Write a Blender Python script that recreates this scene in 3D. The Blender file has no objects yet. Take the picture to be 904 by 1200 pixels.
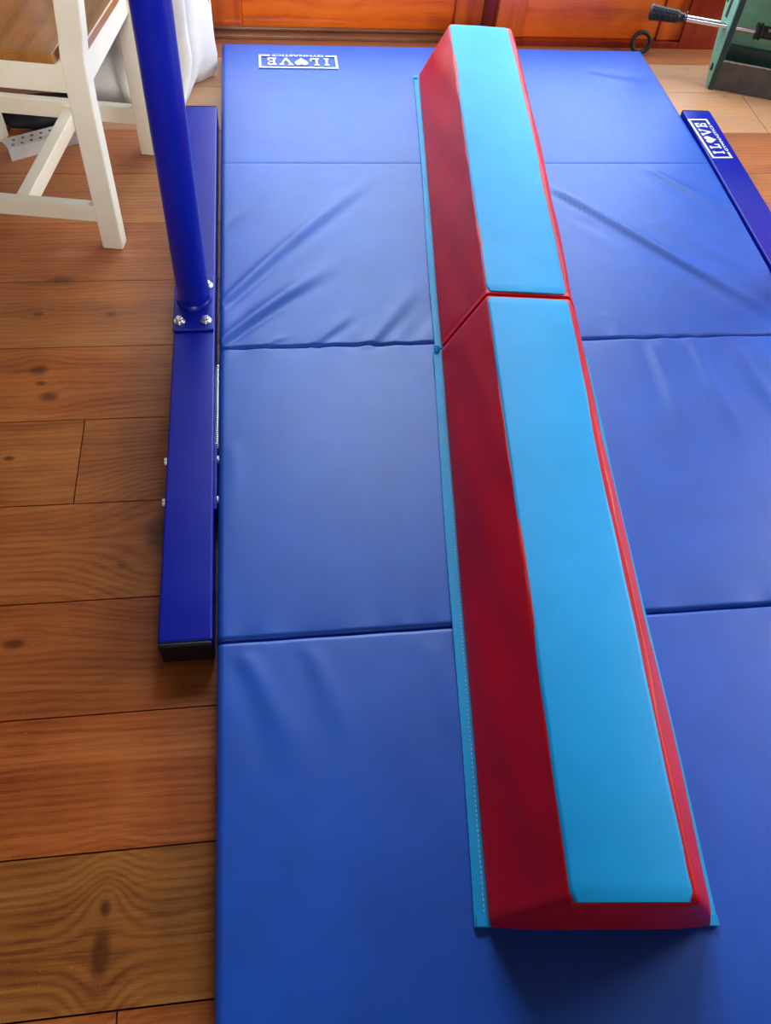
import bpy, math, random
from mathutils import Vector, Matrix
random.seed(7)
sc = bpy.context.scene
COL = sc.collection
def lin(c):
    return tuple((v/255/12.92 if v/255 <= .04045 else ((v/255+.055)/1.055)**2.4) for v in c)

# ------------------------------------------------------------------ materials
class NT:
    def __init__(s, name):
        m = bpy.data.materials.new(name); m.use_nodes = True
        s.m = m; s.t = m.node_tree; s.b = s.t.nodes['Principled BSDF']
        s._geo = None
    def n(s, typ, **kw):
        nd = s.t.nodes.new(typ)
        for k, v in kw.items(): setattr(nd, k, v)
        return nd
    def put(s, sock, v):
        if isinstance(v, bpy.types.NodeSocket): s.t.links.new(v, sock)
        else: sock.default_value = v
    def math(s, op, a, b=0.0, c=None, clamp=False):
        nd = s.n('ShaderNodeMath', operation=op, use_clamp=clamp)
        s.put(nd.inputs[0], a); s.put(nd.inputs[1], b)
        if c is not None: s.put(nd.inputs[2], c)
        return nd.outputs[0]
    def vmath(s, op, a, b=(0, 0, 0)):
        nd = s.n('ShaderNodeVectorMath', operation=op)
        s.put(nd.inputs[0], a); s.put(nd.inputs[1], b)
        return nd.outputs['Value'] if op in ('LENGTH', 'DOT_PRODUCT', 'DISTANCE') else nd.outputs[0]
    def coord(s):
        return s.n('ShaderNodeTexCoord').outputs['Object']
    def sep(s, v):
        nd = s.n('ShaderNodeSeparateXYZ'); s.put(nd.inputs[0], v); return nd.outputs
    def comb(s, x, y, z=0.0):
        nd = s.n('ShaderNodeCombineXYZ')
        for i, v in enumerate((x, y, z)): s.put(nd.inputs[i], v)
        return nd.outputs[0]
    def noise(s, vec, scale=5, detail=3, rough=.5, dist=0):
        nd = s.n('ShaderNodeTexNoise'); s.put(nd.inputs['Vector'], vec)
        nd.inputs['Scale'].default_value = scale; nd.inputs['Detail'].default_value = detail
        nd.inputs['Roughness'].default_value = rough; nd.inputs['Distortion'].default_value = dist
        return nd.outputs['Fac']
    def ramp(s, fac, stops):
        nd = s.n('ShaderNodeValToRGB'); s.put(nd.inputs[0], fac)
        e = nd.color_ramp.elements
        while len(e) < len(stops): e.new(.5)
        for i, (p, c) in enumerate(stops):
            e[i].position = p
            e[i].color = tuple(c)+(1,) if len(c) == 3 else c
        return nd.outputs[0]
    def mix(s, fac, a, b, mode='MIX'):
        nd = s.n('ShaderNodeMix', data_type='RGBA', blend_type=mode)
        s.put(nd.inputs[0], fac)
        for i, v in ((6, a), (7, b)):
            s.put(nd.inputs[i], tuple(v)+(1,) if isinstance(v, tuple) and len(v) == 3 else v)
        return nd.outputs[2]
    def bump(s, h, strength=.3, dist=.001):
        nd = s.n('ShaderNodeBump'); s.put(nd.inputs['Height'], h)
        nd.inputs['Strength'].default_value = strength; nd.inputs['Distance'].default_value = dist
        s.t.links.new(nd.outputs[0], s.b.inputs['Normal'])
    def set(s, **kw):
        names = dict(color='Base Color', rough='Roughness', metal='Metallic', spec='Specular IOR Level',
                     coat='Coat Weight', coatr='Coat Roughness', sheen='Sheen Weight', trans='Transmission Weight',
                     sub='Subsurface Weight', ior='IOR')
        for k, v in kw.items():
            if k == 'color' and isinstance(v, tuple) and len(v) == 3: v = v+(1,)
            s.put(s.b.inputs[names[k]], v)
        return s.m

def vinyl(name, col, rough=.42, spec=.5, sheen=0.0, weave=.15, mottling=.06):
    t = NT(name); c = t.coord()
    n1 = t.noise(c, 9, 4, .55); n2 = t.noise(c, 900, 2, .6); n3 = t.noise(c, 45, 4, .6)
    darker = tuple(v*(1-mottling*2.2) for v in col); lighter = tuple(min(1, v*(1+mottling*2)) for v in col)
    t.set(color=t.ramp(n1, [(.3, darker), (.7, lighter)]),
          rough=t.math('ADD', t.math('MULTIPLY', n3, .12), rough-.06), spec=spec)
    if sheen: t.set(sheen=sheen)
    t.bump(t.math('ADD', t.math('MULTIPLY', n2, .35), n3), weave, .0012)
    return t.m

def paint(name, col, rough=.3, spec=.5, bump=.05, scale=30, dirt=None, coat=0):
    t = NT(name); c = t.coord()
    n = t.noise(c, scale, 4, .6)
    d = dirt or tuple(v*.85 for v in col)
    t.set(color=t.ramp(n, [(.38, d), (.6, col)]), rough=t.math('ADD', t.math('MULTIPLY', n, .14), rough-.06), spec=spec)
    if coat: t.set(coat=coat, coatr=.12)
    t.bump(t.noise(c, 160, 2), bump, .0008)
    return t.m

def wood(name, lo, mid, hi, knots=(), grain_along='X', freq=150., rough=.42, attr=False, coat=.0, pos=None, spec=.5, warp=.05, dust=False):
    """Plain-sawn timber: bent growth lines, fibres and oval knots."""
    t = NT(name); c = t.coord(); o = t.sep(c)
    if grain_along == 'X': u, v = o[0], o[1]
    elif grain_along == 'XZ': u, v = o[0], o[2]
    elif grain_along == 'ZX': u, v = o[2], o[0]
    else: u, v = o[1], o[0]
    if attr:
        a = t.n('ShaderNodeVertexColor', layer_name='plank'); ac = t.sep(a.outputs[0])
        off = t.math('MULTIPLY', ac[0], 37.0)
    else: off = 3.1
    dark = None; vv = v
    for (ku, kv, ru, rv) in knots:
        du = t.math('DIVIDE', t.math('SUBTRACT', u, ku), ru)
        dv = t.math('DIVIDE', t.math('SUBTRACT', v, kv), rv)
        d2 = t.math('ADD', t.math('MULTIPLY', du, du), t.math('MULTIPLY', dv, dv))
        # growth lines bend round the knot
        g = t.math('EXPONENT', t.math('MULTIPLY', d2, -.10))
        vv = t.math('ADD', vv, t.math('MULTIPLY', t.math('MULTIPLY', g, dv), -rv*.9))
        k = t.math('EXPONENT', t.math('MULTIPLY', t.math('POWER', d2, 2.0), -.9))
        dark = k if dark is None else t.math('MAXIMUM', dark, k)
    low = t.noise(t.comb(t.math('MULTIPLY', u, 1.6), t.math('MULTIPLY', v, 6.5), off), 1.0, 3, .55)
    low2 = t.noise(t.comb(t.math('MULTIPLY', u, 9), t.math('MULTIPLY', v, 20), off), 1.0, 3, .6)
    w = t.math('ADD', t.math('ADD', vv, t.math('MULTIPLY', low, warp)), t.math('MULTIPLY', low2, warp*.10))
    s1 = t.math('SINE', t.math('MULTIPLY', w, freq*2.4))
    s1 = t.math('MULTIPLY_ADD', s1, .5, .5)
    s1 = t.math('POWER', s1, 1.6)
    broad = t.noise(t.comb(t.math('MULTIPLY', u, .8), t.math('MULTIPLY', w, 26), off), 1.0, 2, .5)
    fib = t.noise(t.comb(t.math('MULTIPLY', u, 14), t.math('MULTIPLY', v, 420), off), 1.0, 3, .65)
    mo = t.noise(t.comb(u, v, off), 5.5, 6, .65)
    f = t.math('MULTIPLY', s1, t.math('MULTIPLY_ADD', mo, .55, -.10, clamp=True))
    f = t.math('ADD', f, t.math('MULTIPLY', t.math('SUBTRACT', broad, .5), .8))
    f = t.math('ADD', f, t.math('MULTIPLY', t.math('SUBTRACT', fib, .5), .75))
    f = t.math('ADD', f, t.math('MULTIPLY', t.math('SUBTRACT', mo, .5), .6))
    f = t.math('ADD', f, .38, clamp=True)
    col = t.ramp(f, [(0.05, hi), (.45, mid), (.95, lo)])
    if attr:
        col = t.mix(1.0, col, t.comb(t.math('MULTIPLY_ADD', ac[1], .9, .55), t.math('MULTIPLY_ADD', ac[2], .9, .55), t.math('MULTIPLY_ADD', ac[2], .8, .6)), 'MULTIPLY')
    if dark is not None:
        kn = t.noise(t.comb(t.math('MULTIPLY', u, 60), t.math('MULTIPLY', v, 60), 0.), 1.0, 3, .7)
        col = t.mix(t.math('MULTIPLY', dark, t.math('MULTIPLY_ADD', kn, .8, .35, clamp=True)), col, (lo[0]*.45, lo[1]*.35, lo[2]*.35))
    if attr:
        wa = t.n('ShaderNodeVertexColor', layer_name='wear_sheen'); ws = t.sep(wa.outputs[0])
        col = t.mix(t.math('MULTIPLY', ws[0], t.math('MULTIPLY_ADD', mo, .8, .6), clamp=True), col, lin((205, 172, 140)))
    r = t.math('MULTIPLY_ADD', mo, .16, rough-.08)
    if dust:   # pale scratches and crumbs trodden into the varnish
        sp = t.noise(c, 260, 2, .5)
        sp = t.math('MULTIPLY', t.math('GREATER_THAN', sp, .715), .6)
        scr = t.noise(t.comb(t.math('MULTIPLY', u, 9), t.math('MULTIPLY', v, 150), 4.0), 1.0, 5, .7, 1.2)
        scr = t.math('MULTIPLY', t.math('GREATER_THAN', scr, .69), .32)
        col = t.mix(t.math('MAXIMUM', sp, scr), col, lin((196, 150, 104)))
    t.set(color=col, rough=r, spec=spec)
    if coat: t.set(coat=coat, coatr=.15)
    t.bump(t.math('ADD', t.math('MULTIPLY', fib, .6), t.math('MULTIPLY', s1, .25)), .22, .0012)
    return t.m

M = {}
M['mat'] = vinyl('mat_vinyl', (.006, .086, .50), .44, .62, mottling=.05)
M['cyan'] = vinyl('cyan_vinyl', (.0015, .335, .72), .5, .30, mottling=.03)
M['cyan_band'] = vinyl('cyan_binding', (.004, .33, .66), .5, .35, mottling=.05)
M['red'] = vinyl('red_vinyl', (.58, .002, .010), .44, .30, mottling=.06)
M['white_print'] = paint('white_print', (.86, .88, .92), .5, dirt=(.78, .8, .86))
M['thread'] = paint('white_thread', (.6, .7, .8), .8)
M['steel_blue'] = paint('blue_enamel', (.003, .011, .35), .30, .35, .03, 14, dirt=(.003, .010, .33))
M['black_plastic'] = paint('black_plastic', (.012, .012, .013), .45, .45, .1, 40)
M['chrome'] = NT('zinc_steel').set(color=(.78, .79, .78), metal=1.0, rough=.26)
M['cream'] = paint('cream_paint', (.90, .84, .68), .42, .45, .05, 6, dirt=(.86, .79, .63))
M['curtain'] = None
t = NT('curtain_cloth'); cc = t.coord()
t.set(color=t.ramp(t.noise(cc, 12, 4), [(.3, (.74, .73, .72)), (.7, (.86, .85, .84))]), rough=.9, spec=.15)
t.bump(t.math('ADD', t.noise(cc, 700, 2), t.noise(cc, 22, 4)), .35, .003); M['curtain'] = t.m
M['strap'] = paint('grey_webbing', (.10, .09, .10), .7)
M['bag'] = vinyl('black_cloth', (.006, .006, .008), .7, .3)
M['alu'] = paint('white_coated_metal', (.60, .61, .62), .35, .5, .04, 18, dirt=(.50, .50, .50))
M['hole'] = paint('dark_hole', (.02, .02, .02), .7)
M['green'] = paint('green_enamel', (.24, .50, .33), .42, .5, .12, 10, dirt=(.18, .40, .25))
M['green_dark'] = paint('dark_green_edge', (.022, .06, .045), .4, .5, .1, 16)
M['iron'] = paint('worn_black_iron', (.07, .068, .070), .48, .5, .2, 22, dirt=(.10, .095, .095))
M['wall'] = paint('wall_plaster', (.34, .30, .25), .85, .2, .1, 4)
M['ceil'] = paint('ceiling_paint', (.12, .08, .055), .9, .2, .05, 4)
knots_floor = [(-.139, .236, .011, .028), (-.137, .285, .006, .009), (-.338, 1.235, .016, .013), (-.312, 1.165, .017, .012), (-.33, 1.20, .010, .006),
               (-.095, .845, .03, .04), (-.36, 1.395, .010, .008), (-.33, 1.50, .03, .010), (-.30, .66, .016, .008), (1.42, 2.285, .012, .006), (1.36, 2.44, .014, .007),
               (-.22, 1.39, .008, .006), (-.36, 1.02, .010, .005)]
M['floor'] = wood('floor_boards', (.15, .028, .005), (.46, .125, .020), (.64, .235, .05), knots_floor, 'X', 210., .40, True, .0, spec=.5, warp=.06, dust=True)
M['gap'] = NT('board_gap').set(color=(.008, .004, .003), rough=.9)
M['door_wood'] = wood('orange_varnished_pine', (.30, .028, .004), (.72, .125, .008), (.80, .19, .016), [(.045, .105, .018, .008), (.31, .108, .030, .014), (.36, .112, .012, .010), (.60, .31, .02, .01)], 'XZ', 50., .22, False, .5, warp=.05)
M['door_wood_v'] = wood('orange_varnished_stile', (.28, .03, .005), (.60, .10, .010), (.70, .16, .014), [], 'ZX', 50., .22, False, .5, warp=.04)
M['door_red'] = wood('dark_red_stile', (.10, .008, .003), (.24, .018, .005), (.32, .03, .006), [], 'ZX', 50., .25, False, .5)
M['sill'] = wood('brown_sill', (.06, .018, .008), (.17, .06, .024), (.26, .11, .05), [], 'X', 70., .35, False, .2)
M['seat'] = wood('honey_pine_seat', (.16, .045, .010), (.36, .145, .032), (.48, .22, .06), [(-.40, .05, .03, .02)], 'Y', 60., .30, False, .3)
t = NT('window_glass'); tr = t.n('ShaderNodeBsdfTransparent'); gl = t.n('ShaderNodeBsdfGlossy'); gl.inputs['Roughness'].default_value = .02
fr = t.n('ShaderNodeFresnel'); fr.inputs[0].default_value = 1.45; mx = t.n('ShaderNodeMixShader')
t.t.links.new(fr.outputs[0], mx.inputs[0]); t.t.links.new(tr.outputs[0], mx.inputs[1]); t.t.links.new(gl.outputs[0], mx.inputs[2])
t.t.links.new(mx.outputs[0], t.t.nodes['Material Output'].inputs[0]); M['glass'] = t.m

# ------------------------------------------------------------------ mesh helpers
class MB:
    def __init__(s): s.v = []; s.f = []; s.mi = []
    def add(s, vs, fs, mi=0, mat=None):
        b = len(s.v)
        for p in vs:
            p = Vector(p)
            s.v.append(tuple(mat @ p if mat else p))
        for f in fs: s.f.append(tuple(i+b for i in f)); s.mi.append(mi)
        return s
    def box(s, x0, x1, y0, y1, z0, z1, mi=0, mat=None):
        vs = [(x0, y0, z0), (x1, y0, z0), (x1, y1, z0), (x0, y1, z0), (x0, y0, z1), (x1, y0, z1), (x1, y1, z1), (x0, y1, z1)]
        return s.add(vs, [(3, 2, 1, 0), (4, 5, 6, 7), (0, 1, 5, 4), (1, 2, 6, 5), (2, 3, 7, 6), (3, 0, 4, 7)], mi, mat)
    def loft(s, rings, mi=0, mat=None, cap=True, closed=True):
        n = len(rings[0]); vs = [p for r in rings for p in r]; fs = []
        for i in range(len(rings)-1):
            for j in range(n if closed else n-1):
                a = i*n+j; b = i*n+(j+1) % n
                fs.append((a, b, b+n, a+n))
        if cap:
            fs.append(tuple(reversed(range(n)))); fs.append(tuple((len(rings)-1)*n+j for j in range(n)))
        return s.add(vs, fs, mi, mat)
    def tube(s, pts, r, n=16, mi=0, cap=True):
        pts = [Vector(p) for p in pts]; rings = []
        up = Vector((0, 0, 1))
        for i, p in enumerate(pts):
            d = (pts[min(i+1, len(pts)-1)]-pts[max(i-1, 0)]).normalized()
            a = d.cross(up)
            if a.length < .1: a = d.cross(Vector((0, 1, 0)))
            a.normalize(); b = a.cross(d)
            rr = r[i] if isinstance(r, (list, tuple)) else r
            rings.append([tuple(p+(a*math.cos(2*math.pi*k/n)+b*math.sin(2*math.pi*k/n))*rr) for k in range(n)])
        return s.loft(rings, mi, None, cap)
    def build(s, name, mats, parent=None, bevel=0, seg=2, smooth=False, angle=35):
        me = bpy.data.meshes.new(name); me.from_pydata(s.v, [], s.f)
        for m in (mats if isinstance(mats, (list, tuple)) else [mats]): me.materials.append(m)
        for p, k in zip(me.polygons, s.mi): p.material_index = k
        me.validate(); me.update()
        import bmesh
        bm = bmesh.new(); bm.from_mesh(me); bmesh.ops.recalc_face_normals(bm, faces=bm.faces); bm.to_mesh(me); bm.free()
        o = bpy.data.objects.new(name, me); COL.objects.link(o)
        if parent: o.parent = parent
        if bevel:
            b = o.modifiers.new('bevel', 'BEVEL'); b.width = bevel; b.segments = seg; b.limit_method = 'ANGLE'; b.angle_limit = math.radians(30)
        if smooth or bevel:
            for p in me.polygons: p.use_smooth = True
            if bevel:
                w = o.modifiers.new('wn', 'WEIGHTED_NORMAL'); w.keep_sharp = True
            else:
                try: me.set_sharp_from_angle(angle=math.radians(angle))
                except Exception: pass
        return o
def thing(name, label, cat, loc=(0, 0, 0), rz=0, group=None):
    o = bpy.data.objects.new(name, None); COL.objects.link(o); o.empty_display_size = .05
    o.location = loc; o.rotation_euler = (0, 0, rz); tag(o, label, cat, group); return o
def tag(o, label, cat, group=None):
    o['label'] = label; o['category'] = cat
    if group: o['group'] = group
    return o
def struct(o): o['kind'] = 'structure'; return o
def smooth01(t): t = max(0., min(1., t)); return t*t*(3-2*t)

# ------------------------------------------------------------------ room shell
XL, XR, YF, YB, ZC = -2.4, 2.8, -2.4, 2.62, 2.4
rows = [-2.42, -2.23, -2.04, -1.85, -1.66, -1.47, -1.28, -1.09, -.90, -.71, -.52, -.35, -.18, -.01, .175, .353, .540, .727, .915, 1.105, 1.296, 1.495, 1.695, 1.890, 2.085, 2.303, 2.470, 2.66]
tints = {.175: (.42, .62), .353: (.62, .42), .540: (.40, .26), .727: (.50, .48), .915: (.45, .46), 1.105: (.48, .44), 1.296: (.50, .50), 1.495: (.42, .34), 1.695: (.50, .56),
         1.890: (.42, .30), 2.085: (.62, .74), 2.303: (.58, .66), 2.470: (.30, .24), -.01: (.55, .40)}
joints = {.915: [-.242], -.01: [-.115], 2.085: [1.475], 2.303: [-.9], .540: [-1.3, 1.7], .175: [-1.1], 1.495: [-.9, 1.9]}
fb = MB(); cols = []
for i in range(len(rows)-1):
    y0, y1 = rows[i], rows[i+1]
    js = joints.get(y0, [random.uniform(-2, -.9), random.uniform(1.6, 2.3)])
    xs = [XL-.05]+list(js)+[XR+.05]
    for k in range(len(xs)-1):
        g = .0011
        fb.box(xs[k]+(g if k else 0), xs[k+1]-(g if k < len(xs)-2 else 0), y0+g, y1-g, -.018, 0.0)
        tr, tg = tints.get(y0, (random.uniform(.35, .6), random.uniform(.35, .55)))
        if k: tr, tg = tr*.95+.01, tg*.88
        cols += [(random.random(), tr, tg)]*6
n0 = len(cols)
fb.box(XL-.05, XR+.05, YF-.05, YB+.1, -.03, -.006, 1); cols += [(0, 0, 0)]*6
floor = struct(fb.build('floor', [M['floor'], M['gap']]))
att = floor.data.color_attributes.new('plank', 'FLOAT_COLOR', 'CORNER')
for p, c in zip(floor.data.polygons, cols):
    for li in p.loop_indices: att.data[li].color = (*c, 1)
wr_ = floor.data.color_attributes.new('wear_sheen', 'FLOAT_COLOR', 'CORNER')
for p in floor.data.polygons:   # paler toward the doors: worn boards plus window sheen put into the colour
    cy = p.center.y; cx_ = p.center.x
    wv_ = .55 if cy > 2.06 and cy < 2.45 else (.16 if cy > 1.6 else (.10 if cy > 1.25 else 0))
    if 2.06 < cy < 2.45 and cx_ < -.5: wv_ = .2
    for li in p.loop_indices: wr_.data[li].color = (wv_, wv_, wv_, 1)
struct(MB().box(XL-.05, XR+.05, YF-.05, YB+.1, ZC, ZC+.05).build('ceiling', M['ceil']))
struct(MB().box(XL-.1, XL, YF-.1, YB+.1, 0, ZC).build('wall_left', M['wall']))
wf = MB(); wf.box(XL, -1.2, YF-.1, YF, 0, ZC).box(1.2, XR, YF-.1, YF, 0, ZC).box(-1.2, 1.2, YF-.1, YF, 0, .9).box(-1.2, 1.2, YF-.1, YF, 2.1, ZC)
struct(wf.build('wall_front', M['wall']))
w2 = bpy.data.objects.new('window_2', None); COL.objects.link(w2); w2.location = (0, YF, .9); struct(w2)
f = MB(); f.box(-1.2, -1.14, -.07, -.01, 0, 1.2).box(1.14, 1.2, -.07, -.01, 0, 1.2).box(-1.14, 1.14, -.07, -.01, 0, .06).box(-1.14, 1.14, -.07, -.01, 1.14, 1.2).box(-.03, .03, -.07, -.01, .06, 1.14)
f.build('window_frame', M['cream'], w2, .003)
MB().box(-1.14, 1.14, -.045, -.039, .06, 1.14).build('pane', M['glass'], w2)
# right wall with a window
wr = MB(); wr.box(XR, XR+.1, YF-.1, .3, 0, ZC).box(XR, XR+.1, 2.2, YB+.1, 0, ZC).box(XR, XR+.1, .3, 2.2, 0, .3).box(XR, XR+.1, .3, 2.2, 2.1, ZC)
struct(wr.build('wall_right', M['wall']))
# back wall: plaster left and above, timber-framed glazed doors in the middle
wb = MB(); wb.box(XL, -.62, YB, YB+.1, 0, ZC).box(-.62, XR, YB, YB+.1, 2.15, ZC)
struct(wb.build('wall_back', M['wall']))

# window in right wall
w1 = bpy.data.objects.new('window_1', None); COL.objects.link(w1); w1.location = (XR, 1.25, .4); struct(w1)
f = MB()
f.box(0, .06, -.95, -.89, -.1, 1.7).box(0, .06, .89, .95, -.1, 1.7).box(0, .06, -.89, .89, -.1, -.04).box(0, .06, -.89, .89, 1.64, 1.7).box(0, .06, -.03, .03, -.04, 1.64)
f.build('window_frame', M['cream'], w1, .003)
MB().box(.03, .036, -.89, .89, -.04, 1.64).build('pane', M['glass'], w1)

# glazed timber doors in the back wall; local x runs along them
def door(name, x0, x1, y, zb, hinge_red=False, parts=None):
    d = bpy.data.objects.new(name, None); COL.objects.link(d); d.location = (0, y, 0); struct(d)
    sw = .085
    a = x0
    MB().box(x0, x0+sw, 0, .045, zb, 2.15).build('stile', M['door_wood_v'], d, .004)
    MB().box(x1-sw, x1, 0, .045, zb, 2.15).build('stile', M['door_red' if hinge_red else 'door_wood_v'], d, .004)
    MB().box(x0+sw, x1-sw, .006, .045, zb-.001, .17).build('bottom_rail', M['door_wood'], d, .004)
    MB().box(x0+sw, x1-sw, 0, .045, 2.05, 2.15).build('top_rail', M['door_wood'], d, .004)
    MB().box(x0+sw, x1-sw, .02, .026, .17, 2.05).build('pane', M['glass'], d)
    return d
door('door_1', -.60, -.035, 2.625, .012)
door('door_2', -.030, .762, 2.625, .012)
door('door_3', .795, 1.385, 2.582, .018)
door('door_4', 1.39, 1.98, 2.582, .018, True)
# dark post between the leaves and the reddish frame right of door_3
struct(MB().box(.763, .794, 2.60, 2.66, 0, 2.15).build('trim_1', M['door_red'], None, .006))
struct(MB().box(1.372, 1.60, 2.568, 2.581, 0.0, 2.15).build('trim_2', M['door_red'], None, .003))
struct(MB().box(1.985, XR, 2.60, 2.66, 0, 2.15).build('trim_3', M['door_red'], None, .004))
struct(MB().box(-.62, -.602, 2.60, 2.66, 0, 2.15).build('trim_4', M['door_wood_v'], None, .004))
s_ = MB().box(-.62, .80, 2.578, 2.664, 0, .012).box(-.62, .80, 2.606, 2.618, .012, .022)
struct(s_.build('trim_5', M['sill'], None, .003))
struct(MB().box(.80, 1.985, 2.570, 2.664, 0, .018).build('trim_6', M['door_red'], None, .002))

# ------------------------------------------------------------------ printed logo (slab letters, open frame)
def slab_polys():
    P = []
    def R_(a, b, c, d): P.append([(a, c), (b, c), (b, d), (a, d)])
    t = .075
    # frame
    lw = .030; hw = .105
    R_(0, lw, 0, 1); R_(1-lw, 1, 0, 1); R_(lw, 1-lw, 1-hw, 1); R_(lw, .145, 0, hw); R_(.855, 1-lw, 0, hw)
    b0, b1 = .23, .78; sh = .10
    # I
    R_(.108, .172, b0, b0+sh); R_(.108, .172, b1-sh, b1); R_(.126, .154, b0+sh, b1-sh)
    # L
    R_(.236, .300, b1-sh, b1); R_(.254, .282, b0+sh, b1-sh); R_(.236, .350, b0, b0+sh); R_(.330, .350, b0+sh, b0+.24)
    # heart
    h = []
    for k in range(40):
        a = 2*math.pi*k/40
        hx = 16*math.sin(a)**3; hy = 13*math.cos(a)-5*math.cos(2*a)-2*math.cos(3*a)-math.cos(4*a)
        h.append((.462+hx/16*.085, .53+hy/15*.30))
    P.append(list(reversed(h)))
    # V
    R_(.566, .630, b1-sh, b1); R_(.682, .742, b1-sh, b1)
    P.append([(.640, b0), (.668, b0), (.724, b1-sh), (.700, b1-sh), (.656, b0+.16), (.616, b1-sh), (.582, b1-sh)])
    # E
    R_(.776, .888, b0, b0+sh); R_(.776, .888, b1-sh, b1); R_(.794, .822, b0+sh, b1-sh); R_(.822, .862, .46, .55)
    R_(.868, .888, b0+sh, b0+.21); R_(.868, .888, b1-.21, b1-sh); R_(.852, .868, .42, .59)
    return P
def text_mesh(body):
    cu = bpy.data.curves.new('lettering', 'FONT'); cu.body = body; cu.resolution_u = 3; cu.offset = .02
    ob = bpy.data.objects.new('lettering', cu)
    COL.objects.link(ob)
    dg = bpy.context.evaluated_depsgraph_get()
    me = bpy.data.meshes.new_from_object(ob.evaluated_get(dg))
    vs = [tuple(v.co) for v in me.vertices]; fs = [tuple(p.vertices) for p in me.polygons]
    bpy.data.objects.remove(ob); bpy.data.curves.remove(cu); bpy.data.meshes.remove(me)
    return vs, fs
def logo(parent, origin, ux, uy, w, h):
    """origin: corner where reading starts (bottom left), ux/uy: reading and up directions."""
    o = Vector(origin); ux = Vector(ux); uy = Vector(uy); mb = MB()
    nz = ux.cross(uy)
    for poly in slab_polys():
        n = len(poly)
        top = [tuple(o+ux*(p[0]*w)+uy*(p[1]*h)+nz*.0006) for p in poly]
        mb.add(top, [tuple(range(n))])
    vs, fs = text_mesh('GYMNASTICS')
    xs = [v[0] for v in vs]; ys = [v[1] for v in vs]
    sx = .66/(max(xs)-min(xs)); sy = .155/(max(ys)-min(ys))
    mb.add([tuple(o+ux*((.17+(v[0]-min(xs))*sx)*w)+uy*((-.03+(v[1]-min(ys))*sy)*h)+nz*.0006) for v in vs], fs)
    return mb.build('logo_print', M['white_print'], parent)

# ------------------------------------------------------------------ folding mat
MH = .05
xl = lambda y: -.001
def xr(y):
    pts = [(0, 1.178), (.615, 1.167), (1.229, 1.1855), (1.43, 1.190), (1.855, 1.2035), (2.447, 1.204)]
    for (a, b), (c, d) in zip(pts, pts[1:]):
        if y <= c: return b+(d-b)*(y-a)/(c-a)
    return pts[-1][1]
# (x0,y0,x1,y1,height,width)
folds = [(-.02, 1.325, .37, 1.83, .0052, .014), (-.03, 1.215, .25, 1.49, .0048, .013), (.02, 1.30, .30, 1.62, -.0018, .024),
         (.17, 1.215, .26, 1.34, .0026, .010), (.27, 1.21, .40, 1.42, .0026, .014), (.085, 1.22, .12, 1.27, .0015, .008),
         (.0, 1.60, .13, 1.74, -.0012, .02), (.34, 1.22, .47, 1.42, -.0014, .022),
         (.74, 1.77, 1.20, 1.215, .0050, .014), (.78, 1.64, 1.10, 1.30, -.0022, .026), (1.02, 1.84, 1.21, 1.62, .0034, .014),
         (.95, 1.62, 1.20, 1.40, .0016, .02), (.76, 1.30, .80, 1.24, .0012, .012),
         (.83, 1.22, .85, .95, .0016, .016), (.92, 1.22, .95, .93, .0014, .016), (1.01, 1.22, 1.05, .95, .0014, .018), (1.10, 1.21, 1.14, 1.0, .0012, .016),
         (1.0, 2.32, 1.21, 2.28, -.0022, .022), (.03, .60, .12, .40, .0012, .020), (.12, .60, .20, .42, .001, .02), (.30, .60, .38, .35, .0008, .025),
         (.86, .60, .93, .35, .0008, .03), (.02, 1.0, .02, .75, .0006, .02)]
def fold_h(x, y):
    z = 0
    for (x0, y0, x1, y1, a, w) in folds:
        a *= 1.25
        dx, dy = x1-x0, y1-y0; L = math.hypot(dx, dy); t = ((x-x0)*dx+(y-y0)*dy)/L/L
        if t < 0 or t > 1: continue
        d = ((x-x0)*dy-(y-y0)*dx)/L + .006*math.sin(t*4+x0*9)
        ww = w*(.55+.75*t)
        z += a*smooth01(t/.12)*smooth01((1-t)/.45)*(math.exp(-(d/ww)**2)-.55*math.exp(-((d-1.6*ww)/ww)**2))
    return z
mat = thing('folding_gym_mat', 'wide royal blue four-panel folding gym mat lying flat on the floorboards', 'gym mat', (0, 0, 0))
ybreaks = [0.0, .615, 1.229, 1.855, 2.447]
def seam_edge(d, r, depth):   # drop near an edge
    if d >= r: return 0
    q = 1-d/r
    return depth*(1-math.sqrt(max(0, 1-q*q)))
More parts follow.
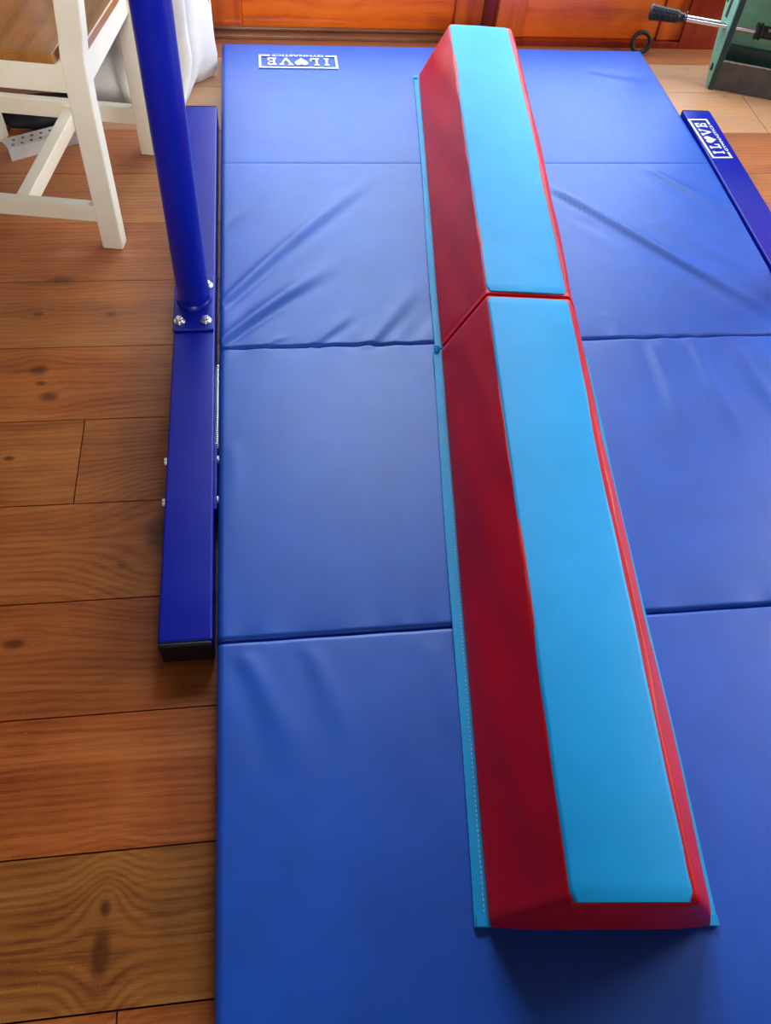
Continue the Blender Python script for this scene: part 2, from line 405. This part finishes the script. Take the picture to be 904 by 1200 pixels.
for k in range(4):
    y0, y1 = ybreaks[k], ybreaks[k+1]
    nx, ny = 150, 76
    r0 = .0025 if k == 3 else .0055   # hinge on top at the third seam, so it shows only as a faint line
    r1 = .0025 if k == 2 else .0055
    us = [(.5-.5*math.cos(math.pi*i/nx))*.35+i/nx*.65 for i in range(nx+1)]
    vs_ = [(.5-.5*math.cos(math.pi*j/ny))*.5+j/ny*.5 for j in range(ny+1)]
    V = []; F = []
    for j, v in enumerate(vs_):
        for i, u in enumerate(us):
            y = y0+.0004+(y1-y0-.0008)*v
            x = xl(y)+(xr(y)-xl(y))*u
            bow = .0016*math.sin(x*3+k)*math.sin(math.pi*v)
            y_ = y+bow*(1 if k in (1, 2) else .4)*0
            dx = min(u, 1-u)*1.2; dy0 = (v)*(y1-y0); dy1 = (1-v)*(y1-y0)
            puff = .0025*(math.sin(math.pi*v)**.6 if 0 < v < 1 else 0)*(math.sin(math.pi*u)**.4 if 0 < u < 1 else 0)
            pk = .0012*math.sin(x*75+math.sin(x*21)*2)*(math.exp(-dy0/.02)+math.exp(-dy1/.02)) if k in (1, 2) else .0004*math.sin(x*60)*(math.exp(-dy0/.02)+math.exp(-dy1/.02))
            if k == 3 or (k == 2 and v > .5): pk = 0
            z = MH-.002+puff+fold_h(x, y)-seam_edge(dx, .008, .008)-seam_edge(dy0, r0, .0008 if k == 3 else .0065)-seam_edge(dy1, r1, .0008 if k == 2 else .0065)+pk
            V.append((x, y_, z))
    W = nx+1
    for j in range(ny):
        for i in range(nx):
            a = j*W+i; F.append((a, a+1, a+1+W, a+W))
    # skirt to the floor
    edge = [i for i in range(nx+1)]+[j*W+nx for j in range(1, ny+1)]+[ny*W+i for i in range(nx-1, -1, -1)]+[j*W for j in range(ny-1, 0, -1)]
    b = len(V)
    for e in edge:
        V.append((V[e][0], V[e][1], .002))
    n = len(edge)
    for q in range(n):
        F.append((edge[q], edge[(q+1) % n], b+(q+1) % n, b+q)[::-1])
    F.append(tuple(b+q for q in range(n))[::-1])
    MB().add(V, F).build('mat_panel', M['mat'], mat, smooth=True, angle=60)
logo(mat, (.308, 2.377, MH+.0012), (-1, 0, 0), (0, -1, 0), .211, .073)
# zip sewn along the left edge of the second panel
z = MB(); z.box(-.0095, -.001, .93, 1.225, .012, .0135)
for i in range(58): z.box(-.0075, -.0045, .932+i*.005, .9345+i*.005, .0135, .0150, 1)
z.build('zip', [M['strap'], M['chrome']], mat)

# ------------------------------------------------------------------ gymnastics bar (two floor rails, two posts, a bar out of frame)
RT = .052
gb = thing('gymnastics_bar', 'blue steel gymnastics bar frame whose long floor rails flank the blue mat', 'gymnastics bar', (0, 0, 0))
def rail(xc, rot):
    Mx = Matrix.Translation((xc, 1.36, 0)) @ Matrix.Rotation(rot, 4, 'Z')
    r = MB().box(-.0385, .0385, -.742, .742, 0.001, RT, 0, Mx).build('floor_rail', M['steel_blue'], gb, .0035, 3)
    for s in (-1, 1):
        c = MB(); a, b = sorted((s*.742, s*.749)); c.box(-.0377, .0377, a, b, .0015, RT-.001, 0, Mx)
        c.build('end_cap', M['black_plastic'], r, .003)
    # plate and post
    pl = MB().box(-.0400, .0365, -.088, .075, RT, RT+.006, 0, Mx).build('base_plate', M['steel_blue'], gb, .002)
    for (bx, by) in ((-.027, -.064), (.022, -.064), (-.027, .052), (.024, .040)):
        bt = MB()
        bt.tube([(bx, by, RT+.006), (bx, by, RT+.0078)], .0108, 24)
        bt.tube([(bx, by, RT+.0078), (bx, by, RT+.0095)], .0088, 20)
        bt.tube([(bx, by, RT+.0095), (bx, by, RT+.0155)], .0068, 6)
        bt.v = [tuple(Mx @ Vector(p)) for p in bt.v]
        bt.build('bolt', M['chrome'], gb, .0008, 2)
    p = MB(); o = Mx @ Vector((-.001, -.002, 0))
    p.tube([(o.x, o.y, RT+.006), (o.x, o.y, 1.16)], .0305, 40)
    up = p.build('upright_post', M['steel_blue'], gb, smooth=True)
    w = MB(); w.tube([(o.x, o.y, RT+.0062), (o.x, o.y, RT+.010), (o.x, o.y, RT+.014)], [.0345, .0335, .0305], 40)
    w.build('weld', M['steel_blue'], up, smooth=True)
    # side bolts of the cross brace
    for by in (.885, .972):
        for s in (-1, 1):
            hb = MB(); a = Mx @ Vector((s*.0385, by-1.36, .030)); b_ = Mx @ Vector((s*.046, by-1.36, .030))
            hb.tube([a, b_], .0075, 6); hb.build('bolt', M['chrome'], gb, .0008, 2)
    return up
rail(-.0475, math.radians(.15))
rail(1.2295, math.radians(-1.6))
MB().tube([(-.048, 1.358, 1.14), (1.232, 1.358, 1.14)], .014, 24).build('cross_bar', M['cream'], gb, smooth=True)
# bracket tucked between left rail and mat
MB().box(-.0095, -.0035, .86, 1.0, .004, .040).build('brace_bracket', M['steel_blue'], gb, .001)
logo(gb, Vector((1.2655, 1.871, RT+.0004)), (-.012, 1, 0), (-1, -.012, 0), .187, .0545)

# ------------------------------------------------------------------ folding foam balance beam
BR = -math.atan2(.199, 2.05)
bm0 = Vector((.4535, .199, MH+.0035))
beam = thing('balance_beam', 'red foam balance beam with a cyan top strip, folded out along the blue mat', 'balance beam', tuple(bm0), BR)
BW, TW, BH = .268, .139, .136
def cr(y):   # right edge of the cyan strip: the far half is a little wider
    pts = [(-.1, .0660), (.14, .0665), (.375, .069), (.59, .0705), (.80, .074), (1.0, .0765), (1.29, .0815), (2.2, .0835)]
    for (a, b), (c, d) in zip(pts, pts[1:]):
        if y <= c: return b+(d-b)*(y-a)/(c-a)
    return pts[-1][1]
CLX = -.0672
def half(y0, y1, near):
    """soft trapezoid block between y0 and y1 (local)"""
    prof = []
    hb, ht = BW/2, TW/2
    def arc(cx, cz, r, a0, a1, n):
        return [(cx+r*math.cos(math.radians(a0+(a1-a0)*i/n)), cz+r*math.sin(math.radians(a0+(a1-a0)*i/n))) for i in range(n+1)]
    sl = math.degrees(math.atan2(hb-ht, BH))    # lean of side
    r = .007; rb = .004
    prof += arc(hb-.004, rb+.004, rb, -90, sl, 4)
    nside = 14
    p0 = prof[-1]; topa = arc(ht-.005, BH-r, r, sl, 90, 6)
    p1 = topa[0]
    for i in range(1, nside): prof.append((p0[0]+(p1[0]-p0[0])*i/nside, p0[1]+(p1[1]-p0[1])*i/nside))
    prof += topa
    left = [(-x, zz) for x, zz in reversed(prof)]
    ntop = 10
    a, b = prof[-1], left[0]
    topm = [(a[0]+(b[0]-a[0])*i/ntop, a[1]) for i in range(1, ntop)]
    full = prof+topm+left
    N = 110; rings = []
    for j in range(N+1):
        y = y0+(y1-y0)*j/N
        de = min(y-y0, y1-y)
        sh = seam_edge(de, .006, .006)
        ring = []
        for (x, zz) in full:
            t = zz/BH
            sgn = 1 if x > 0 else -1
            side = 1 if abs(x) > ht-.002 else 0
            # slack in the cover: shallow puckers along the top seam and lengthwise billows
            pk = .0016*math.sin(y*34+sgn*1.3)*math.sin(y*11+2)*math.exp(-((t-.93)/.10)**2)
            bi = .0030*math.sin(y*4.1+sgn)*math.sin(math.pi*min(1, max(0, t)))+.0014*math.sin(y*17+t*9)*math.sin(math.pi*min(1, max(0, t)))
            nx_ = sgn*(bi+pk)*side
            cx = x*(1-sh*3.2)+nx_*(1 if de > .03 else de/.03)
            cz = zz*(1-sh*.5*t*2.0) if t > .5 else zz
            if not side: cz += .0012*math.sin(y*9+x*20)*(1 if de > .03 else de/.03)
            yy = y
            if x > 0: cx += (cr(y)+.0075-TW/2)*min(1., (zz/BH)*1.15)*min(1., x/.06)+.006*math.sin(math.pi*min(1, max(0, t)))*side
            ring.append((cx, yy, cz))
        rings.append(ring)
    mb = MB(); mb.loft(rings, cap=False)
    # ends: puffed caps as concentric rings
    n = len(full)
    for (ri, s) in ((0, -1), (N, 1)):
        base = rings[ri]
        cz = BH*.48; prev = base; steps = 7
        for q in range(1, steps+1):
            k = 1-q/steps
            ringq = []
            for (x, yy, zz) in base:
                out = .007*(1-k**2.2)*(1+.5*(1-zz/BH))
                ringq.append((x*k, yy+s*out*(1 if (near and s < 0) else .15), cz+(zz-cz)*k))
            mb.loft([prev, ringq] if s > 0 else [ringq, prev], cap=False)
            prev = ringq
    return mb
L0, LF, L1 = -.004, .996, 2.060
for (a, b, near) in ((L0, LF-.0045, True), (LF+.0045, L1, False)):
    s = bpy.data.objects.new('foam_section', None)
    m = half(a, b, near)
    import bmesh
    red = m.build('foam_section', M['red'], beam, smooth=True, angle=80)
    w = red.modifiers.new('weld', 'WELD'); w.merge_threshold = .00005
    bpy.data.objects.remove(s)
    # cyan top strip, laid inside the red edges and rounded at its ends
    c = MB(); NN = 100; rg = []
    ia = .001 if near else .004; ib = .005 if near else .001
    for j in range(NN+1):
        y = a+ia+(b-a-ia-ib)*j/NN
        de = min(y-a-ia, b-ib-y); ins = .004*(1-math.sqrt(max(0, 1-(1-de/.004)**2))) if de < .004 else 0
        wv = .0005*math.sin(y*33)*math.sin(y*12+1)
        zt = BH+.0012*math.sin(y*9)
        dr = seam_edge(de, .006, .0012)
        xa = CLX+ins+wv; xb = cr(y)-ins+wv; xm = (xa+xb)/2; q_ = (xb-xa)/2
        rg.append([(xa-.0012, y, zt-.0030-dr), (xa-.0004, y, zt+.0004-dr), (xm-q_*.94, y, zt+.0018-dr), (xm, y, zt+.0026-dr), (xm+q_*.94, y, zt+.0018-dr), (xb+.0003, y, zt+.0006-dr), (xb+.0006, y, zt-.0020-dr)])
    c.loft(rg)
    c.build('top_strip', M['cyan'], beam, smooth=True, angle=70)
# cyan base sheet with a stitched border, one piece per half, and a tuck at the fold
for (a, b, k) in ((L0+.001, LF-.002, 0), (LF+.002, L1-.002, 1)):
    s = MB(); NN = 60; rg = []
    for j in range(NN+1):
        y = a+(b-a)*j/NN
        e = .0012*math.sin(y*8+k)
        lw_ = .0145+(.0015 if k == 0 else -.003)
        zz = .0006*math.sin(y*21)
        rg.append([(-BW/2-lw_+e, y, -.0028), (-BW/2-lw_+e, y, .0010+zz), (-BW/2+.012, y, .0035), (BW/2-.012, y, .0035), (BW/2+lw_-.002+e, y, .0010-zz), (BW/2+lw_-.002+e, y, -.0028)])
    s.loft(rg)
    nst = int((b-a)/.0062)
    for j in range(nst):
        y = a+.003+j*.0062
        for sg in (-1, 1):
            x = sg*(BW/2+.0035)
            s.box(x-.0004, x+.0004, y, y+.0036, .0022, .0036, 1)
    # turned-over end tabs
    for sg in (-1, 1):
        for yy in ((a,) if k == 0 else (b-.012,)):
            s.box(min(sg*(BW/2+.002), sg*(BW/2+.0140)), max(sg*(BW/2+.002), sg*(BW/2+.0140)), yy, yy+.012, .001, .0042)
    s.build('base_sheet', [M['cyan_band'], M['thread']], beam, smooth=True, angle=40)
tk = MB()
for sg in (-1, 1):
    for q in range(3):
        x = sg*(BW/2+.008); y = LF-.008+q*.006
        tk.tube([(x-.0055, y, .0032), (x, y+.002*sg, .0058), (x+.0055, y+.001, .0030)], [.0012, .0022, .0010], 8)
tk.build('fold_tuck', M['cyan_band'], beam, smooth=True)

# ------------------------------------------------------------------ cream chair with pine seat
ch = thing('dining_chair', 'cream painted wooden chair with a honey pine seat, left of the blue post', 'chair', (-.2115, 1.597, 0), math.radians(-9))
LW, LD = .044, .034
def skew_leg(path, w=LW, d=LD):
    mb = MB(); rings = []
    for (x, y, z_) in path: rings.append([(x-w/2, y, z_), (x+w/2, y, z_), (x+w/2, y+d, z_), (x-w/2, y+d, z_)])
    return mb.loft(rings)
for xc, s in ((-.0205, 1), (-.391, -1)):
    skew_leg([(xc, 0, 0), (xc-.003*s, .012, .30), (xc-.001*s, .013, .385), (xc+.008*s, .006, .43), (xc+.024*s, -.014, .52), (xc+.026*s, -.085, .88)]).build('rear_leg', M['cream'], ch, .0035, 3)
    skew_leg([(xc, .372, 0), (xc, .358, .372)]).build('front_leg', M['cream'], ch, .003, 3)
# rails
MB().box(-.372, -.040, .014, .034, .325, .383).build('rear_apron', M['cream'], ch, .002)
MB().box(-.372, -.040, .362, .384, .325, .383).build('front_apron', M['cream'], ch, .002)
for x in (-.0225, -.389): MB().box(x-.012, x+.012, .040, .360, .325, .383).build('side_apron', M['cream'], ch, .002)
# seat with notches round the rear legs
st = MB()
out = [(-.366, -.004), (-.047, -.004), (-.047, .049), (-.004, .049), (.002, .25), (.004, .395), (-.02, .415), (-.39, .415), (-.415, .395), (-.412, .25), (-.402, .049), (-.366, .049)]
st.loft([[(x, y, .384) for x, y in out], [(x, y, .403) for x, y in out]]).build('seat', M['seat'], ch, .003, 3)
# backrest rails
for (z0, z1, y0) in ((.56, .60, -.028), (.66, .70, -.050), (.80, .87, -.078)):
    mb = MB(); rg = []
    for i in range(13):
        x = -.386+.360*i/12; b_ = -.018*(1-((i-6)/6)**2)
        rg.append([(x, y0+b_, z0), (x, y0+.018+b_, z0), (x, y0+.014+b_, z1), (x, y0-.004+b_, z1)])
    mb.loft(rg).build('back_rail', M['cream'], ch, .002)
# low H stretcher
MB().box(-.372, -.040, .004, .024, .062, .100).build('stretcher', M['cream'], ch, .002)
MB().box(-.372, -.040, .376, .396, .072, .112).build('stretcher', M['cream'], ch, .002)
MB().box(-.205, -.178, .022, .378, .064, .101).build('stretcher', M['cream'], ch, .002)

# ------------------------------------------------------------------ curtain
def curtain():
    n = 120; rings = []
    top = ZC-.18
    levels = [0.001, .012, .03, .06, .10, .16, .24, .34, .5, .8, 1.2, 1.7, top]
    for z_ in levels:
        t = z_/top; fl = math.exp(-z_/.055)
        ring = []
        for k in range(n):
            a = 2*math.pi*k/n
            rx = .168-.010*t+.012*math.sin(z_*12); ry = .085+.010*t
            f = .028*math.sin(a*8+z_*1.5+1.0)+.010*math.sin(a*15-z_*4)+.014*math.sin(a*4+2)*math.sin(z_*9+1)
            x = -.232+(rx+f)*math.cos(a); y = 2.350+(ry+f*1.1)*math.sin(a)
            # hem: pulled in on the right, dragged forward in one tongue on the floor
            x -= .012*math.exp(-z_/.04)*max(0, math.cos(a))
            g = math.exp(-((x+.092)/.038)**2)*(math.sin(a) < -.2)
            y -= .075*g*math.exp(-z_/.030)
            y -= .080*math.exp(-z_/.16)*max(0, -math.sin(a))**.6
            x += .010*math.sin(z_*38+a*3)*math.exp(-z_/.12)
            ring.append((x, y, z_))
        rings.append(ring)
    # refine vertically
    fine = []
    for i in range(len(rings)-1):
        m = 4
        for q in range(m):
            t = q/m
            fine.append([tuple(p[c]*(1-t)+r[c]*t for c in range(3)) for p, r in zip(rings[i], rings[i+1])])
    fine.append(rings[-1])
    o = MB().loft(fine).build('curtain', M['curtain'], None, smooth=True, angle=75)
    return o
cu = curtain(); tag(cu, 'pale grey white curtain hanging in folds to the floor behind the blue post', 'curtain')
cr = MB(); cr.tube([(-.75, 2.40, ZC-.165), (2.2, 2.40, ZC-.165)], .014, 20)
for x in (-.7, 2.15): cr.box(x-.01, x+.01, 2.40, YB, ZC-.172, ZC-.158)
tag(cr.build('curtain_rod', M['iron'], None, smooth=True), 'dark curtain rod fixed above the glazed doors', 'curtain rod')

# ------------------------------------------------------------------ perforated metal angle, black bag
br = thing('metal_bracket', 'pale perforated metal angle bracket lying on the floor under the chair', 'bracket', (-.489, 1.940, 0), math.radians(29))
bb = MB()
bb.box(0, .215, 0, .0025, 0, .030).box(0, .215, 0.0025, .050, .0275, .030)
o = bb.build('angle_plate', M['alu'], br, .001)
for i in range(9):
    for j in range(2):
        x = .016+i*.022+(j*.009); y = .014+j*.020
        h_ = MB().tube([(x, y, .0298), (x, y, .0305)], .0036, 14); h_.tube([(x+.0012, y+.001, .0303), (x+.0012, y+.001, .0309)], .0024, 12, 1)
        h_.build('screw_hole', [M['hole'], M['chrome']], br)
bag = thing('black_bag', 'black cloth bag lying flat on the floor behind the chair and bracket', 'bag', (-.436, 2.128, 0), math.radians(14))
mb = MB(); rg = []
for i in range(25):
    u = -1+2*i/24; w_ = (1-abs(u)**3.5)**.5 if abs(u) < 1 else .02; w_ = max(w_, .05)
    ring = []
    for k in range(28):
        a = 2*math.pi*k/28; cy = math.cos(a); cz = math.sin(a)
        ring.append((u*.100, w_*.066*(abs(cy)**.7)*(1 if cy > 0 else -1)+.004*math.sin(u*9), .024+w_*.022*(abs(cz)**.8)*(1 if cz > 0 else -1)+.003*w_*math.sin(u*7+cy*4)*(1 if cz > 0 else 0)))
    rg.append(ring)
mb.loft(rg).build('bag_body', M['bag'], bag, smooth=True, angle=80)
MB().tube([(-.055, .020, .048), (-.02, .012, .0495), (.02, -.004, .0495), (.055, -.020, .046), (.078, -.034, .038)], .0042, 10).build('strap', M['strap'], bag, smooth=True)

# ------------------------------------------------------------------ green machine with crank rod, lying by the doors
gm = thing('green_machine', 'green metal machine housing with a black base plate, by the wooden doors', 'machine', (1.385, 2.328, 0), -math.atan2(.064, .169))
W_ = .34
# side wall: profile in (y,z), thick front rim
def side(xo, name):
    pr = [(0, .0), (.018, 0), (.030, .03), (.046, .09), (.060, .16), (.072, .23), (.088, .32), (.10, .36), (0.012, .36)]
    mb = MB(); x0, x1 = (xo, xo+.010)
    fl = -.42 if xo == 0 else 0
    mb.loft([[(x0+y*fl, y, z_) for y, z_ in pr], [(x1+y*fl, y, z_) for y, z_ in pr]])
    return mb.build('side_plate', M['green'], gm, .003, 3)
s1 = side(0.0, 'l'); s2 = side(W_-.010, 'r')
for s, xo in ((s1, -.001), (s2, W_-.015)):
    rings = []
    for z_ in (0.0, .08, .16, .24, .36): rings.append([(xo, -.005+z_*.03, z_), (xo+.016, -.005+z_*.03, z_), (xo+.016, .006+z_*.03, z_), (xo, .006+z_*.03, z_)])
    MB().loft(rings).build('front_rim', M['green_dark'], s, .002)
# slot and bolt in left side
sl = MB(); sl.tube([(-.0012, .046, .205), (.001, .046, .205)], .004, 12)
SK = Matrix(((1, -.42, 0, 0), (0, 1, 0, 0), (0, 0, 1, 0), (0, 0, 0, 1)))
MB().box(-.0015, .001, .034, .044, .175, .245, 0, SK).box(-.0015, .001, .054, .060, .205, .30, 0, SK).build('slot', M['hole'], s1, .0005)
bo = MB().tube([(-.0105, .021, .052), (-.008, .021, .052)], .010, 18); bo.tube([(-.015, .021, .052), (-.0095, .021, .052)], .005, 6, 1)
bo.build('bolt', [M['hole'], M['chrome']], s1)
# back wall, sloped
mb = MB(); mb.add([(.010, .060, .10), (W_-.010, .060, .10), (W_-.010, .086, .36), (.010, .086, .36), (.010, .066, .10), (W_-.010, .066, .10), (W_-.010, .092, .36), (.010, .092, .36)],
                  [(0, 1, 2, 3), (7, 6, 5, 4), (0, 4, 5, 1), (1, 5, 6, 2), (2, 6, 7, 3), (3, 7, 4, 0)])
mb.build('back_plate', M['green'], gm)
MB().box(.010, W_-.010, .040, .066, 0, .104).build('shaded_web', M['green_dark'], gm, .001)  # shade at the inner bottom, put into the dark green of this strip
pb = MB(); pb.add([(.012, .000, .001), (W_-.012, .000, .001), (W_-.012, .004, .078), (.012, .004, .078), (.012, .040, .001), (W_-.012, .040, .001), (W_-.012, .014, .078), (.012, .014, .078)],
                  [(0, 1, 2, 3), (7, 6, 5, 4), (0, 4, 5, 1), (1, 5, 6, 2), (2, 6, 7, 3), (3, 7, 4, 0)])
zz_ = []
for i in range(60):
    x = .013+(W_-.026)*i/59; h_ = .0006+.0016*abs(math.sin(i*2.3)*math.sin(i*.7+1))
    zz_.append([(x, .0030, .0785-h_), (x, .0030, .0790), (x, .0060, .0790), (x, .0060, .0785-h_)])
pb.loft(zz_, 1)
pbo = pb.build('base_plate', [M['iron'], M['alu']], gm)
# rod
ZR = .158; YR = .030
rod = MB().tube([(-.130, YR, ZR), (.20, YR, ZR)], .0082, 20).build('crank_rod', M['chrome'], gm, smooth=True)
gp = MB(); rg = []
for i in range(45):
    x = -.224+.088*i/44; t = i/44
    r = .0205*(1-.22*t)
    if t < .08: r *= math.sqrt(max(.02, 1-(1-t/.08)**2))
    if t > .90: r *= 1-.30*(t-.90)/.10
    if .1 < t < .88 and i % 4 in (0,): r *= .90
    ring = []
    for k in range(48):
        a = 2*math.pi*k/48; rr = r*(.93 if (k % 4 == 0 and .08 < t < .9) else 1)
        ring.append((x, YR+rr*math.cos(a), ZR+rr*math.sin(a)))
    rg.append(ring)
gp.loft(rg).build('grip', M['black_plastic'], rod, smooth=True, angle=30)
fr = MB(); fr.tube([(-.137, YR, ZR), (-.125, YR, ZR)], .0115, 20); fr.tube([(-.123, YR, ZR), (-.120, YR, ZR)], .017, 20)
fr.build('ferrule', M['black_plastic'], rod, .0005)
cp = MB()
cp.tube([(.072, YR, ZR), (.077, YR, ZR)], .021, 22); cp.tube([(.082, YR, ZR), (.087, YR, ZR)], .021, 22); cp.tube([(.077, YR, ZR), (.125, YR, ZR)], .0155, 22)
cp.build('coupling', M['black_plastic'], rod, .0006)
MB().tube([(.104, YR-.014, ZR+.010), (.104, YR-.018, ZR+.013)], .0042, 10).build('screw', M['chrome'], rod)
# sides joined under the back
MB().box(.0, W_, .012, .094, .355, .365).build('top_plate', M['green'], gm, .002)

# ------------------------------------------------------------------ black ring leaning on the door
rg_ = MB(); R0, r0_ = .0265, .0062; rings = []
th = math.radians(72)
Mx = Matrix.Translation((1.236, 2.536, .0305)) @ Matrix.Rotation(math.radians(-8), 4, 'Z') @ Matrix.Rotation(th, 4, 'X')
V = []; F = []
for i in range(48):
    a = 2*math.pi*i/48
    for j in range(12):
        b_ = 2*math.pi*j/12
        V.append(((R0+r0_*math.cos(b_))*math.cos(a), (R0+r0_*math.cos(b_))*math.sin(a), r0_*math.sin(b_)*1.3))
for i in range(48):
    for j in range(12):
        F.append((i*12+j, ((i+1) % 48)*12+j, ((i+1) % 48)*12+(j+1) % 12, i*12+(j+1) % 12))
rg_.add(V, F, 0, Mx)
rg_.v = [(x, y, z_-min(q[2] for q in rg_.v)) for x, y, z_ in rg_.v]
tag(rg_.build('rubber_ring', M['black_plastic'], None, smooth=True, angle=80), 'small black ring standing at the far right corner of the blue mat', 'ring')

# ------------------------------------------------------------------ light
def area(name, loc, rot, sx, sy, power, color):
    l = bpy.data.lights.new(name, 'AREA'); l.shape = 'RECTANGLE'; l.size = sx; l.size_y = sy; l.energy = power; l.color = color
    o = bpy.data.objects.new(name, l); COL.objects.link(o); o.location = loc; o.rotation_euler = [math.radians(a) for a in rot]; return o
area('window_daylight', (.74, 2.565, 1.12), (-90, 0, 0), 1.55, 1.86, 42, (.66, .84, 1.0))
area('sky_daylight', (1.0, 3.7, 3.5), (-32, 0, 0), 3.0, 2.0, 800, (.72, .87, 1.0))
area('side_window_daylight', (2.77, 1.60, 1.2), (90, 0, 90), 1.4, 1.65, 62, (1.0, .97, .92))
fw = area('front_fill', (-.3, YF+.12, 2.0), (0, 0, 0), 1.6, .7, 5, (1.0, .97, .90))
fw.rotation_euler = (Vector((-.1, 2.5, .45))-fw.location).to_track_quat('-Z', 'Y').to_euler(); fw.data.spread = math.radians(26)  # added fill lamp, narrow beam brightening camera-facing sides at the far end
w = bpy.data.worlds.new('sky'); sc.world = w; w.use_nodes = True
w.node_tree.nodes['Background'].inputs[0].default_value = (.75, .86, 1, 1); w.node_tree.nodes['Background'].inputs[1].default_value = 1.5

# ------------------------------------------------------------------ camera
cam = bpy.data.cameras.new('camera'); co = bpy.data.objects.new('camera', cam); COL.objects.link(co)
cam.sensor_fit = 'VERTICAL'; cam.sensor_height = 24; cam.lens = 965.8144*24/1200; cam.clip_start = .02
a, b_, c = .641321719, .113474449, -.203967647
Rz = lambda t: Matrix.Rotation(t, 4, 'Z')
co.matrix_world = Matrix.Translation((.105381313, .0449078, 1.12281823)) @ Rz(c) @ Matrix.Rotation(a, 4, 'X') @ Rz(b_)
sc.camera = co
sc.view_settings.view_transform = 'Standard'; sc.view_settings.look = 'None'; sc.view_settings.gamma = 1
sc.view_settings.use_curve_mapping = False; sc.view_settings.exposure = 0.0
